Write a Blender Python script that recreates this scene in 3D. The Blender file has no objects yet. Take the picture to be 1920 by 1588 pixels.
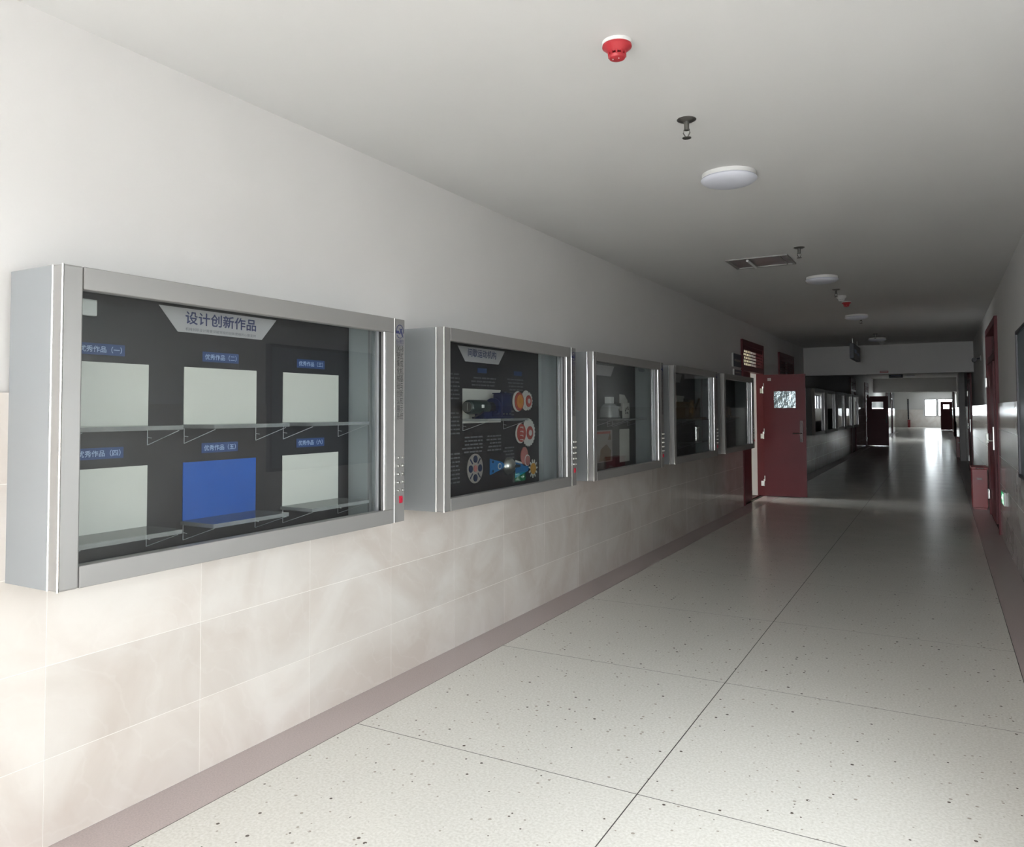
import bpy, math, random
from mathutils import Matrix, Vector
random.seed(4)
S = bpy.context.scene
C = S.collection
PI = math.pi
W = 3.363          # corridor width (left wall tile face at x = 0)
ZC = 2.957         # ceiling height
Y0 = -6.2          # entrance end behind the camera
YL = 58.0          # corridor opens into the far hall
YE = 73.0          # far hall end wall

# ------------------------------------------------------------------ camera
def set_camera():
    f, yaw, pitch, roll = 1437.2, math.radians(29.238), math.radians(2.085), math.radians(-0.227)
    fw = Vector((-math.sin(yaw)*math.cos(pitch), math.cos(yaw)*math.cos(pitch), math.sin(pitch)))
    rt = Vector((math.cos(yaw), math.sin(yaw), 0)); up = rt.cross(fw)
    r2 = math.cos(roll)*rt + math.sin(roll)*up
    u2 = -math.sin(roll)*rt + math.cos(roll)*up
    cam = bpy.data.cameras.new('camera'); o = bpy.data.objects.new('camera', cam); C.objects.link(o)
    cam.sensor_width = 36; cam.sensor_fit = 'HORIZONTAL'; cam.lens = f/1920*36
    cam.shift_y = -(794-718)/1920
    cam.clip_start = .05; cam.clip_end = 300
    m = Matrix((( r2.x, u2.x, -fw.x, 2.765), (r2.y, u2.y, -fw.y, 0), (r2.z, u2.z, -fw.z, 1.52), (0, 0, 0, 1)))
    o.matrix_world = m
    S.camera = o
set_camera()

# ------------------------------------------------------------------ world, sun, exposure
SKY = 5.0
w = bpy.data.worlds.new('overcast_sky'); S.world = w; w.use_nodes = True
bg = w.node_tree.nodes['Background']; bg.inputs[0].default_value = (.93, .965, 1.0, 1); bg.inputs[1].default_value = SKY
S.view_settings.view_transform = 'Standard'; S.view_settings.look = 'None'
S.view_settings.gamma = 1; S.view_settings.use_curve_mapping = False
S.view_settings.exposure = 2.2

def portal(name, loc, nrm, sx, sy):
    l = bpy.data.lights.new(name, 'AREA'); l.shape = 'RECTANGLE'; l.size = sx; l.size_y = sy; l.energy = 1
    try: l.cycles.is_portal = True
    except Exception: return
    o = bpy.data.objects.new(name, l); C.objects.link(o); o.location = loc
    o.rotation_euler = Vector(nrm).to_track_quat('-Z', 'Z').to_euler()
portal('sky_portal', (W/2, Y0-.22, 1.4), (0, 1, 0), 1.8, 2.8)
portal('sky_portal', (W+.26, 2.6, 1.6), (-1, 0, 0), 1.0, 1.2)
portal('sky_portal', (-.24, -3.5, 1.42), (1, 0, 0), 4.8, 2.84)
portal('sky_portal', (2.6, YE+.18, 1.66), (0, -1, 0), 2.2, 1.45)
portal('sky_portal', (W+.25, 42.6, 1.62), (-1, 0, 0), 2.8, 1.35)
portal('sky_portal', (-5.2, 13.4, 1.7), (1, 0, 0), 3.2, 1.6)

# ------------------------------------------------------------------ materials
def mat(name, col, rough=.5, metal=0, spec=.5, bump=0, bscale=200, var=0, vscale=3, objvar=0, emit=None, estr=0, coat=0):
    m = bpy.data.materials.new(name); m.use_nodes = True
    nt = m.node_tree; n = nt.nodes; L = nt.links; b = n['Principled BSDF']
    b.inputs['Base Color'].default_value = (*col, 1); b.inputs['Roughness'].default_value = rough
    b.inputs['Metallic'].default_value = metal; b.inputs['Specular IOR Level'].default_value = spec
    b.inputs['Coat Weight'].default_value = coat
    tc = n.new('ShaderNodeTexCoord')
    if var or objvar:
        last = None
        rgb = n.new('ShaderNodeRGB'); rgb.outputs[0].default_value = (*col, 1); last = rgb.outputs[0]
        if var:
            nz = n.new('ShaderNodeTexNoise'); nz.inputs['Scale'].default_value = vscale; nz.inputs['Detail'].default_value = 5
            L.new(tc.outputs['Object'], nz.inputs['Vector'])
            mr = n.new('ShaderNodeMapRange'); mr.inputs[1].default_value = .3; mr.inputs[2].default_value = .7
            mr.inputs[3].default_value = 1-var; mr.inputs[4].default_value = 1+var
            L.new(nz.outputs[0], mr.inputs[0])
            h = n.new('ShaderNodeHueSaturation'); L.new(last, h.inputs['Color']); L.new(mr.outputs[0], h.inputs['Value']); last = h.outputs[0]
        if objvar:
            oi = n.new('ShaderNodeObjectInfo'); mr = n.new('ShaderNodeMapRange')
            mr.inputs[3].default_value = 1-objvar; mr.inputs[4].default_value = 1+objvar
            L.new(oi.outputs['Random'], mr.inputs[0])
            h = n.new('ShaderNodeHueSaturation'); L.new(last, h.inputs['Color']); L.new(mr.outputs[0], h.inputs['Value']); last = h.outputs[0]
        L.new(last, b.inputs['Base Color'])
    if bump:
        nz = n.new('ShaderNodeTexNoise'); nz.inputs['Scale'].default_value = bscale; nz.inputs['Detail'].default_value = 3
        L.new(tc.outputs['Object'], nz.inputs['Vector'])
        bp = n.new('ShaderNodeBump'); bp.inputs['Strength'].default_value = bump; bp.inputs['Distance'].default_value = .01
        L.new(nz.outputs[0], bp.inputs['Height']); L.new(bp.outputs[0], b.inputs['Normal'])
    if emit:
        b.inputs['Emission Color'].default_value = (*emit, 1); b.inputs['Emission Strength'].default_value = estr
    return m

def glass_mat(name, tint, base=.04, rough=.0, haze=0):
    m = bpy.data.materials.new(name); m.use_nodes = True
    nt = m.node_tree; n = nt.nodes; L = nt.links; n.remove(n['Principled BSDF'])
    out = n['Material Output']
    tr = n.new('ShaderNodeBsdfTransparent'); tr.inputs[0].default_value = (*tint, 1)
    gl = n.new('ShaderNodeBsdfGlossy'); gl.inputs['Roughness'].default_value = rough
    lw = n.new('ShaderNodeLayerWeight'); lw.inputs[0].default_value = .5
    p = n.new('ShaderNodeMath'); p.operation = 'POWER'; p.inputs[1].default_value = 5
    ma = n.new('ShaderNodeMath'); ma.operation = 'MULTIPLY_ADD'; ma.inputs[1].default_value = 1-base; ma.inputs[2].default_value = base
    L.new(lw.outputs['Facing'], p.inputs[0]); L.new(p.outputs[0], ma.inputs[0])
    mx = n.new('ShaderNodeMixShader'); L.new(ma.outputs[0], mx.inputs[0]); L.new(tr.outputs[0], mx.inputs[1]); L.new(gl.outputs[0], mx.inputs[2])
    last = mx
    if haze:
        df = n.new('ShaderNodeBsdfDiffuse'); df.inputs[0].default_value = (.8, .82, .84, 1)
        m2 = n.new('ShaderNodeMixShader'); m2.inputs[0].default_value = haze
        L.new(mx.outputs[0], m2.inputs[1]); L.new(df.outputs[0], m2.inputs[2]); last = m2
    L.new(last.outputs[0], out.inputs['Surface'])
    return m

def tile_mat():
    m = mat('marbled_beige_tile', (.56, .5, .45), rough=.13, coat=.2)
    nt = m.node_tree; n = nt.nodes; L = nt.links; b = n['Principled BSDF']
    ge = n.new('ShaderNodeNewGeometry')
    nz = n.new('ShaderNodeTexNoise'); nz.inputs['Scale'].default_value = 1.6; nz.inputs['Detail'].default_value = 7; nz.inputs['Distortion'].default_value = 1.4
    L.new(ge.outputs['Position'], nz.inputs['Vector'])
    cr = n.new('ShaderNodeValToRGB'); e = cr.color_ramp.elements
    e[0].position = .33; e[0].color = (.63, .57, .52, 1); e[1].position = .66; e[1].color = (.74, .705, .665, 1)
    L.new(nz.outputs[0], cr.inputs[0])
    wv = n.new('ShaderNodeTexWave'); wv.inputs['Scale'].default_value = 3.2; wv.inputs['Distortion'].default_value = 14; wv.inputs['Detail'].default_value = 4; wv.bands_direction = 'DIAGONAL'
    L.new(ge.outputs['Position'], wv.inputs['Vector'])
    c2 = n.new('ShaderNodeValToRGB'); c2.color_ramp.elements[0].position = .93; c2.color_ramp.elements[0].color = (0, 0, 0, 1); c2.color_ramp.elements[1].color = (.16, .16, .16, 1)
    L.new(wv.outputs[0], c2.inputs[0])
    mx = n.new('ShaderNodeMix'); mx.data_type = 'RGBA'; mx.inputs[7].default_value = (.76, .73, .69, 1)
    L.new(c2.outputs[0], mx.inputs[0]); L.new(cr.outputs[0], mx.inputs[6])
    oi = n.new('ShaderNodeObjectInfo'); mr = n.new('ShaderNodeMapRange'); mr.inputs[3].default_value = .95; mr.inputs[4].default_value = 1.05
    L.new(oi.outputs['Random'], mr.inputs[0])
    h = n.new('ShaderNodeHueSaturation'); L.new(mx.outputs[2], h.inputs['Color']); L.new(mr.outputs[0], h.inputs['Value'])
    L.new(h.outputs[0], b.inputs['Base Color'])
    return m

def terrazzo_mat():
    m = mat('cream_terrazzo', (.6, .57, .5), rough=.2)
    nt = m.node_tree; n = nt.nodes; L = nt.links; b = n['Principled BSDF']
    ge = n.new('ShaderNodeNewGeometry')
    def vor(scale, th, soft):
        v = n.new('ShaderNodeTexVoronoi'); v.inputs['Scale'].default_value = scale; v.inputs['Randomness'].default_value = 1
        L.new(ge.outputs['Position'], v.inputs['Vector'])
        sz = n.new('ShaderNodeSeparateColor'); L.new(v.outputs['Color'], sz.inputs[0])
        mr = n.new('ShaderNodeMapRange'); mr.inputs[1].default_value = .75; mr.inputs[2].default_value = 1; mr.inputs[3].default_value = 0; mr.inputs[4].default_value = th
        L.new(sz.outputs[0], mr.inputs[0])
        lt = n.new('ShaderNodeMath'); lt.operation = 'LESS_THAN'; L.new(v.outputs['Distance'], lt.inputs[0]); L.new(mr.outputs[0], lt.inputs[1])
        return lt.outputs[0]
    nz = n.new('ShaderNodeTexNoise'); nz.inputs['Scale'].default_value = 90; nz.inputs['Detail'].default_value = 4
    L.new(ge.outputs['Position'], nz.inputs['Vector'])
    cr = n.new('ShaderNodeValToRGB'); e = cr.color_ramp.elements
    e[0].position = .3; e[0].color = (.66, .64, .585, 1); e[1].position = .65; e[1].color = (.8, .785, .735, 1)
    L.new(nz.outputs[0], cr.inputs[0])
    last = cr.outputs[0]
    for sc, th, col in ((25, .2, (.12, .1, .085)), (34, .26, (.42, .38, .33)), (60, .38, (.8, .78, .74))):
        mx = n.new('ShaderNodeMix'); mx.data_type = 'RGBA'; mx.inputs[7].default_value = (*col, 1)
        L.new(vor(sc, th, 0), mx.inputs[0]); L.new(last, mx.inputs[6]); last = mx.outputs[2]
    L.new(last, b.inputs['Base Color'])
    n2 = n.new('ShaderNodeTexNoise'); n2.inputs['Scale'].default_value = 2.2; n2.inputs['Detail'].default_value = 3
    L.new(ge.outputs['Position'], n2.inputs['Vector'])
    mr = n.new('ShaderNodeMapRange'); mr.inputs[3].default_value = .14; mr.inputs[4].default_value = .27; L.new(n2.outputs[0], mr.inputs[0])
    L.new(mr.outputs[0], b.inputs['Roughness'])
    return m

M = dict(
    plaster=mat('white_wall_paint', (.72, .71, .7), .75, var=.02, vscale=1.5, bump=.04, bscale=60),
    ceil=mat('white_ceiling_paint', (.7, .695, .685), .85, var=.015, vscale=1.2),
    tile=tile_mat(), grout=mat('pale_grout', (.85, .82, .78), .7),
    terr=terrazzo_mat(), joint=mat('dark_joint', (.05, .045, .04), .6),
    border=mat('rose_terrazzo', (.5, .42, .41), .3, var=.12, vscale=150),
    alu=mat('satin_aluminium', (.34, .334, .325), .5, metal=.5, var=.015, vscale=5),
    casing=mat('pale_grey_sheet_metal', (.42, .455, .475), .55, metal=.15),
    skin=mat('satin_side_panel', (.27, .285, .295), .5, metal=.1),
    profile=mat('grey_anodised_profile', (.3, .31, .32), .4, metal=.6),
    chrome=mat('polished_aluminium', (.92, .92, .92), .12, metal=1),
    dark=mat('charcoal_print', (.034, .031, .036), .45, var=.06, vscale=4),
    darkbox=mat('shade_black', (.02, .02, .022), .6),  # near black, stands in for shade in gaps and behind doors
    banner=mat('pale_grey_print', (.5, .48, .5), .5),
    navy=mat('navy_print', (.035, .045, .14), .5),
    whiteboard=mat('ivory_board', (.67, .66, .625), .4),
    blueboard=mat('blue_board', (.02, .1, .42), .45),
    bluepatch=mat('dull_blue_print', (.035, .07, .2), .5),
    lettering=mat('pale_blue_lettering', (.42, .52, .75), .5),
    greytext=mat('grey_small_print', (.16, .16, .18), .5),
    black=mat('black_ink', (.03, .03, .035), .5),
    acrylic=glass_mat('clear_acrylic', (.9, .93, .93), .05, .02, .05),
    acrline=mat('bright_acrylic_edge', (.5, .52, .55), .3),
    domeclear=glass_mat('misted_dome', (.75, .78, .82), .12, .15, .3),
    acredge=glass_mat('frosted_acrylic_edge', (.8, .82, .85), .14, .12, .2),
    glass=glass_mat('cabinet_glass', (.93, .95, .945), .045),
    pane=glass_mat('window_glass', (.96, .98, .98), .04),
    red=mat('maroon_door_paint', (.13, .018, .024), .42, spec=.3, var=.08, vscale=2.5),
    redbox=mat('red_cabinet_paint', (.26, .03, .035), .35),
    sprink=mat('dull_sprinkler_metal', (.2, .195, .185), .35, metal=.85),
    steel=mat('stainless_steel', (.62, .62, .6), .3, metal=1),
    foil=mat('crinkled_film', (.36, .44, .46), .2, metal=.5, bump=1.0, bscale=9),
    brass=mat('dark_bronze_lock', (.05, .03, .03), .4, metal=.3),
    sticker=mat('faded_sticker', (.45, .36, .36), .6),
    detred=mat('detector_red_plastic', (.48, .035, .045), .35),
    white=mat('white_plastic', (.8, .8, .79), .4),
    lampwhite=mat('opal_diffuser', (.74, .76, .84), .35, coat=.2),
    frame=mat('dark_window_frame', (.03, .03, .04), .4),
    signblue=mat('dark_blue_sign', (.018, .024, .045), .35),
    signtext=mat('pale_sign_text', (.3, .36, .5), .5),
    board=mat('blue_grey_notice_board', (.16, .2, .23), .25),
    cream=mat('cream_room_paint', (.78, .7, .5), .7),
    exitgreen=mat('lit_green_sign', (.02, .35, .12), .4, emit=(.05, .75, .28), estr=.1),
    exitwhite=mat('lit_white_pictogram', (.8, .9, .85), .4, emit=(.75, 1, .85), estr=.45),
    orange=mat('orange_plastic_print', (.62, .24, .05), .4), redprint=mat('red_gear_print', (.42, .06, .05), .4),
    paleprint=mat('white_gear_print', (.62, .62, .6), .4), blueprint=mat('blue_bracket_print', (.02, .16, .42), .4),
    yellow=mat('ochre_gear_print', (.55, .27, .03), .4), pinkprint=mat('rose_print', (.45, .17, .16), .4),
    tan=mat('tan_disc_print', (.34, .3, .28), .45), darkprint=mat('deep_blue_print', (.02, .035, .09), .5),
    motor=mat('dark_green_motor', (.03, .045, .045), .35), gearblue=mat('navy_gearbox_paint', (.015, .022, .075), .35),
    wood=mat('varnished_wood', (.16, .09, .045), .4, var=.15, vscale=20), bronze=mat('bronze_gear', (.28, .17, .07), .35, metal=.7),
    ground=mat('grey_paving', (.2, .2, .195), .8, var=.05, vscale=.7),
    redswitch=mat('red_rocker', (.5, .02, .05), .3),
)

# ------------------------------------------------------------------ mesh builder
class MB:
    def __init__(s): s.v = []; s.f = []; s.m = []
    def add(s, vs, fs, mi=0):
        o = len(s.v); s.v += [tuple(v) for v in vs]; s.f += [tuple(i+o for i in f) for f in fs]; s.m += [mi]*len(fs); return s
    def box(s, x0, x1, y0, y1, z0, z1, mi=0):
        return s.add([(x0,y0,z0),(x1,y0,z0),(x1,y1,z0),(x0,y1,z0),(x0,y0,z1),(x1,y0,z1),(x1,y1,z1),(x0,y1,z1)],
                     [(0,3,2,1),(4,5,6,7),(0,1,5,4),(1,2,6,5),(2,3,7,6),(3,0,4,7)], mi)
    def prism(s, poly, d0, d1, ax='x', mi=0):
        # poly in the two remaining axes; for 'x': (y,z), 'y': (x,z), 'z': (x,y)
        def P(a, b, d): return (d, a, b) if ax == 'x' else ((a, d, b) if ax == 'y' else (a, b, d))
        n = len(poly)
        vs = [P(a, b, d0) for a, b in poly] + [P(a, b, d1) for a, b in poly]
        fs = [tuple(range(n))[::-1], tuple(range(n, 2*n))] + [(i, (i+1) % n, n+(i+1) % n, n+i) for i in range(n)]
        return s.add(vs, fs, mi)
    def rev(s, prof, c=(0,0,0), ax='z', n=32, mi=0):
        # prof: (radius, height along ax)
        vs = []; fs = []
        for r, h in prof:
            for k in range(n):
                a = 2*PI*k/n; p, q = r*math.cos(a), r*math.sin(a)
                t = (p, q, h) if ax == 'z' else ((h, p, q) if ax == 'x' else (q, h, p))
                vs.append((t[0]+c[0], t[1]+c[1], t[2]+c[2]))
        for i in range(len(prof)-1):
            for k in range(n): fs.append((i*n+k, i*n+(k+1) % n, (i+1)*n+(k+1) % n, (i+1)*n+k))
        fs.append(tuple(range(n))[::-1]); fs.append(tuple((len(prof)-1)*n+k for k in range(n)))
        return s.add(vs, fs, mi)
    def tube(s, pts, r, n=8, mi=0):
        vs = []; fs = []
        P = [Vector(p) for p in pts]
        for i, p in enumerate(P):
            d = (P[min(i+1, len(P)-1)]-P[max(i-1, 0)]).normalized()
            a = d.cross(Vector((0, 0, 1)));
            if a.length < 1e-3: a = d.cross(Vector((0, 1, 0)))
            a.normalize(); b = d.cross(a)
            for k in range(n):
                t = 2*PI*k/n; vs.append(p + a*r*math.cos(t) + b*r*math.sin(t))
        for i in range(len(P)-1):
            for k in range(n): fs.append((i*n+k, i*n+(k+1) % n, (i+1)*n+(k+1) % n, (i+1)*n+k))
        fs.append(tuple(range(n))[::-1]); fs.append(tuple((len(P)-1)*n+k for k in range(n)))
        return s.add(vs, fs, mi)
    def mesh(s, name, mats):
        me = bpy.data.meshes.new(name); me.from_pydata(s.v, [], s.f)
        for m in (mats if isinstance(mats, (list, tuple)) else [mats]): me.materials.append(m)
        me.polygons.foreach_set('material_index', s.m); me.update(); return me
    def build(s, name, mats, parent=None, loc=(0,0,0), bevel=0, smooth=False):
        return link(name, s.mesh(name, mats), parent, loc, bevel, smooth)

def link(name, me, parent=None, loc=(0,0,0), bevel=0, smooth=False):
    o = bpy.data.objects.new(name, me); C.objects.link(o); o.location = loc
    if parent: o.parent = parent
    if smooth:
        me.polygons.foreach_set('use_smooth', [True]*len(me.polygons))
        try: me.set_sharp_from_angle(angle=math.radians(35))
        except Exception: pass
    if bevel:
        b = o.modifiers.new('bevel', 'BEVEL'); b.width = bevel; b.segments = 2; b.limit_method = 'ANGLE'
    return o
def empty(name, loc=(0,0,0), rz=0):
    o = bpy.data.objects.new(name, None); C.objects.link(o); o.location = loc; o.rotation_euler.z = rz; o.empty_display_size = .1; return o
def tag(o, label, cat, group=None):
    o['label'] = label; o['category'] = cat
    if group: o['group'] = group
    return o
def struct(o, label=None, cat=None):
    o['kind'] = 'structure'
    if label: o['label'] = label
    if cat: o['category'] = cat
    return o
def copy_tree(o, parent=None):
    c = o.copy(); C.objects.link(c); c.parent = parent
    for ch in list(o.children): copy_tree(ch, c)
    return c

def text(name, body, m, parent, x, yc, zc, height=None, width=None, stack=None, flip=1, bold=0):
    """flat lettering on a surface facing +x (flip=-1: facing -x), centred on (yc, zc)"""
    cu = bpy.data.curves.new('lettering', 'FONT'); cu.body = body; cu.align_x = 'CENTER'; cu.size = 1; cu.resolution_u = 2
    if stack: cu.space_line = stack
    ob = bpy.data.objects.new('lettering', cu); C.objects.link(ob)
    dg = bpy.context.evaluated_depsgraph_get(); me = bpy.data.meshes.new_from_object(ob.evaluated_get(dg))
    bpy.data.objects.remove(ob); bpy.data.curves.remove(cu)
    xs = [v.co.x for v in me.vertices]; ys = [v.co.y for v in me.vertices]
    if not xs: return None
    w0, h0 = max(xs)-min(xs), max(ys)-min(ys); cx, cy = (max(xs)+min(xs))/2, (max(ys)+min(ys))/2
    sx = width/w0 if width else height/h0
    sy = height/h0 if height else sx
    for v in me.vertices: v.co = (0, flip*(v.co.x-cx)*sx, (v.co.y-cy)*sy)
    if flip < 0: me.flip_normals()
    if bold:
        V = [tuple(v.co) for v in me.vertices]; F = [tuple(p.vertices) for p in me.polygons]; n0 = len(V); d = bold*sy
        VV = []; FF = []
        for k, (a, b) in enumerate(((-d, 0), (d, 0), (0, -d), (0, d))):
            VV += [(x_+k*.00005, y_+a, z_+b) for x_, y_, z_ in V]; FF += [tuple(i+k*n0 for i in f) for f in F]
        me2 = bpy.data.meshes.new('lettering'); me2.from_pydata(VV, [], FF); me2.update(); me = me2
    me.materials.clear(); me.materials.append(m)
    o = link(name, me, parent, (x, yc, zc)); o['kind'] = 'stuff'; return o

def holes_wall(mb, ax, d0, d1, u0, u1, z0, z1, holes, mi=0):
    us = sorted({u0, u1, *[h[0] for h in holes], *[h[1] for h in holes]}); zs = sorted({z0, z1, *[h[2] for h in holes], *[h[3] for h in holes]})
    us = [u for u in us if u0 <= u <= u1]; zs = [z for z in zs if z0 <= z <= z1]
    for a, b in zip(us, us[1:]):
        run = None
        for c, d in zip(zs, zs[1:]):
            um, zm = (a+b)/2, (c+d)/2
            if any(h[0] < um < h[1] and h[2] < zm < h[3] for h in holes):
                if run: emit_box(mb, ax, d0, d1, a, b, *run, mi); run = None
            else: run = (run[0], d) if run else (c, d)
        if run: emit_box(mb, ax, d0, d1, a, b, *run, mi)
def emit_box(mb, ax, d0, d1, a, b, z0, z1, mi):
    if ax == 'x': mb.box(d0, d1, a, b, z0, z1, mi)
    else: mb.box(a, b, d0, d1, z0, z1, mi)

# ------------------------------------------------------------------ structure
DT = 2.657     # door frame head
WT = 1.59      # top of the tiled dado
TT = .016      # tile thickness proud of the plaster
LDOORS = [(12.45, 14.12), (15.66, 17.34), (29.2, 30.9), (35.0, 36.6), (49.0, 50.6), (53.6, 55.2)]
RDOORS = [(11.0, 13.15), (20.4, 22.4), (31.5, 33.2), (49.5, 51.2)]
RWIN = (41.2, 44.0, .95, 2.3)

floor = MB().box(-6, W+5, Y0, YE, -.12, -.0003).build('floor', M['joint']); struct(floor, 'cream terrazzo corridor floor with dark joints and rose borders', 'floor')
XL, XM, XR = .248, 1.68, 3.134
jy = [2.94+1.4175*k for k in range(-6, 40)]
slab_cache = {}
g = .0025
rows = [y for y in jy if y < YL]
rows = [Y0-.3] + rows
for i, a in enumerate(rows):
    b = rows[i+1] if i+1 < len(rows) else YL
    for x0, x1 in ((XL, XM), (XM, XR)):
        key = (round(b-a, 3), round(x1-x0, 3))
        if key not in slab_cache:
            slab_cache[key] = MB().box(g, x1-x0-g, g, b-a-g, -.02, 0).mesh('slab', M['terr'])
        link('slab', slab_cache[key], floor, (x0, max(a, Y0-.3), 0))
MB().box(-.0, XL-.0015, Y0, YL, -.02, .0).build('border_strip', M['border'], floor)
MB().box(XR+.0015, W+.0, Y0, YL, -.02, .0).build('border_strip', M['border'], floor)
MB().box(-5.9, W+4.9, YL+.003, YE, -.02, 0).build('hall_slab', M['terr'], floor)

cl = MB().box(-.2, W+.22, Y0, YL+.2, ZC, ZC+.15).box(-6, W+5, YL+.2, YE+.2, ZC, ZC+.15).build('ceiling', M['ceil']); struct(cl, 'white painted corridor ceiling', 'ceiling')

lw = MB(); holes_wall(lw, 'x', -.22, -TT, Y0, YL, -.02, ZC, [(a, b, -.02, DT) for a, b in LDOORS]+[(-5.9, -1.1, -.02, 2.84)])  # opening near the entrance is added to daylight the floor and ceiling
wall_l = lw.build('wall_left', M['plaster']); struct(wall_l, 'white wall above beige tiled dado carrying the display cabinets', 'wall')
rw = MB(); holes_wall(rw, 'x', W+TT, W+.24, Y0, YL, -.02, ZC, [(a, b, -.02, DT) for a, b in RDOORS]+[RWIN, (2.1, 3.1, 1.0, 2.2)])  # the small near hole belongs to the added window
wall_r = rw.build('wall_right', M['plaster']); struct(wall_r, 'white wall above glossy tiled dado with low exit sign', 'wall')

tile_cache = {}
zrow = [.0, .304, .629, .954, 1.279, WT]
def dado(wall, side, phase, segs, tiled_to):
    """one object per tile up to tiled_to, a single joined run beyond"""
    gb = MB(); far = MB()
    for a, b in segs:
        if side < 0: gb.box(-TT-.001, -.0006, a, b, 0, WT-.002)
        else: gb.box(W+.0006, W+TT+.001, a, b, 0, WT-.002)
        k = math.floor((a-phase)/.6465)
        while phase+k*.6465 < b-.01:
            t0, t1 = max(a, phase+k*.6465), min(b, phase+(k+1)*.6465); k += 1
            if t1-t0 < .02: continue
            for z0, z1 in zip(zrow, zrow[1:]):
                if t0 > tiled_to:
                    if side < 0: far.box(-TT, 0, t0+.0015, t1-.0015, z0+.0015, z1-.0015)
                    else: far.box(W, W+TT, t0+.0015, t1-.0015, z0+.0015, z1-.0015)
                    continue
                key = (side, round(t1-t0, 3), round(z1-z0, 3))
                if key not in tile_cache:
                    dx = (-TT+.002, 0) if side < 0 else (0, TT-.002)
                    tile_cache[key] = MB().box(*dx, .0014, t1-t0-.0014, .0014, z1-z0-.0014).mesh('wall_tile', M['tile'])
                link('wall_tile', tile_cache[key], wall, (0 if side < 0 else W, t0, z0))
    gb.build('grout_bed', M['grout'], wall)
    if far.v: o = far.build('far_tiles', M['tile'], wall); o['kind'] = 'stuff'
def segs(doors, y0, y1, extra=()):
    out = []; c = y0
    for a, b in sorted(list(doors)+list(extra)): out.append((c, a)); c = b
    out.append((c, y1)); return out
dado(wall_l, -1, 1.578, [(Y0, -5.9)]+segs(LDOORS, -1.1, YL), 31)
dado(wall_r, 1, 1.3, segs(RDOORS, Y0, 41.2, [(2.1, 3.1)])+[(44.0, 49.5), (51.2, YL)], 24)
MB().box(W, W+TT, 41.2, 44.0, 0, .93).build('dado_under_window', M['tile'], wall_r)
MB().box(W, W+TT, 2.1, 3.1, 0, .99).build('dado_under_window', M['tile'], wall_r)
MB().box(W-.14, W+.01, 26.2, 26.8, 0, ZC).build('pilaster', M['plaster'], wall_r)
o = MB().box(-.02, W+.02, 18.89, 19.3, 2.306, ZC).build('ceiling_beam', M['plaster']); struct(o, 'white concrete beam crossing under the corridor ceiling', 'beam')
o = MB().box(-.02, W+.02, 39.8, 40.2, 2.31, ZC).build('ceiling_beam', M['plaster']); struct(o, 'farther white beam crossing the corridor beyond the blue sign', 'beam')

# far hall
hw = MB(); holes_wall(hw, 'y', YE, YE+.2, -6, W+5, -.02, ZC, [(1.526, 2.426, .95, 2.37), (2.5, 3.62, .95, 2.37)])
wf = hw.build('wall_end', M['plaster']); struct(wf, 'end wall of the far hall with two bright windows', 'wall')
MB().box(-6, 1.4, YE-.012, YE, 0, 1.49).box(1.4, W+5, YE-.012, YE, 0, .93).build('dado_tiling', M['tile'], wf)
o = MB().box(-6.2, -6, YL, YE+.2, -.02, ZC).build('wall_hall_left', M['plaster']); struct(o, 'left side wall of the far hall', 'wall')
o = MB().box(W+5, W+5.2, YL, YE+.2, -.02, ZC).build('wall_hall_right', M['plaster']); struct(o, 'right side wall of the far hall', 'wall')
o = MB().box(-6, -.2, YL, YL+.2, -.02, ZC).build('wall_hall_return_left', M['plaster']); struct(o, 'short return wall left of the far corridor mouth', 'wall')
o = MB().box(W+.22, W+5, YL, YL+.2, -.02, ZC).build('wall_hall_return_right', M['plaster']); struct(o, 'short return wall right of the far corridor mouth', 'wall')

def window_y(name, x0, x1, z0, z1, y, label, mull=()):
    r = struct(empty(name, (x0, y, z0)), label, 'window'); t = .05
    w_, h_ = x1-x0, z1-z0
    fr = MB().box(0, w_, 0, .06, 0, t).box(0, w_, 0, .06, h_-t, h_).box(0, t, 0, .06, t, h_-t).box(w_-t, w_, 0, .06, t, h_-t)
    for m_ in mull: fr.box(m_-.02, m_+.02, 0, .06, t, h_-t)
    fr.build('window_frame', M['frame'], r)
    MB().box(t, w_-t, .026, .032, t, h_-t).build('pane', M['pane'], r)
window_y('window_1', 1.526, 2.426, .95, 2.37, YE+.03, 'bright window with dark frame left of the dark open door')
window_y('window_2', 2.5, 3.62, .95, 2.37, YE+.03, 'bright window partly behind the dark open door', (.56,))
r = struct(empty('window_3', (W+.1, RWIN[0], RWIN[2])), 'side window in the right corridor wall beyond the second beam', 'window')
fr = MB(); wy, wz = RWIN[1]-RWIN[0], RWIN[3]-RWIN[2]
for k in range(4): fr.box(0, .06, k*(wy-.05)/3, k*(wy-.05)/3+.05, 0, wz)
fr.box(0, .06, 0, wy, 0, .05).box(0, .06, 0, wy, wz-.05, wz); fr.build('window_frame', M['frame'], r)
for k in range(3): MB().box(.027, .033, k*(wy-.05)/3+.05, (k+1)*(wy-.05)/3, .05, wz-.05).build('pane', M['pane'], r)

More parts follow.
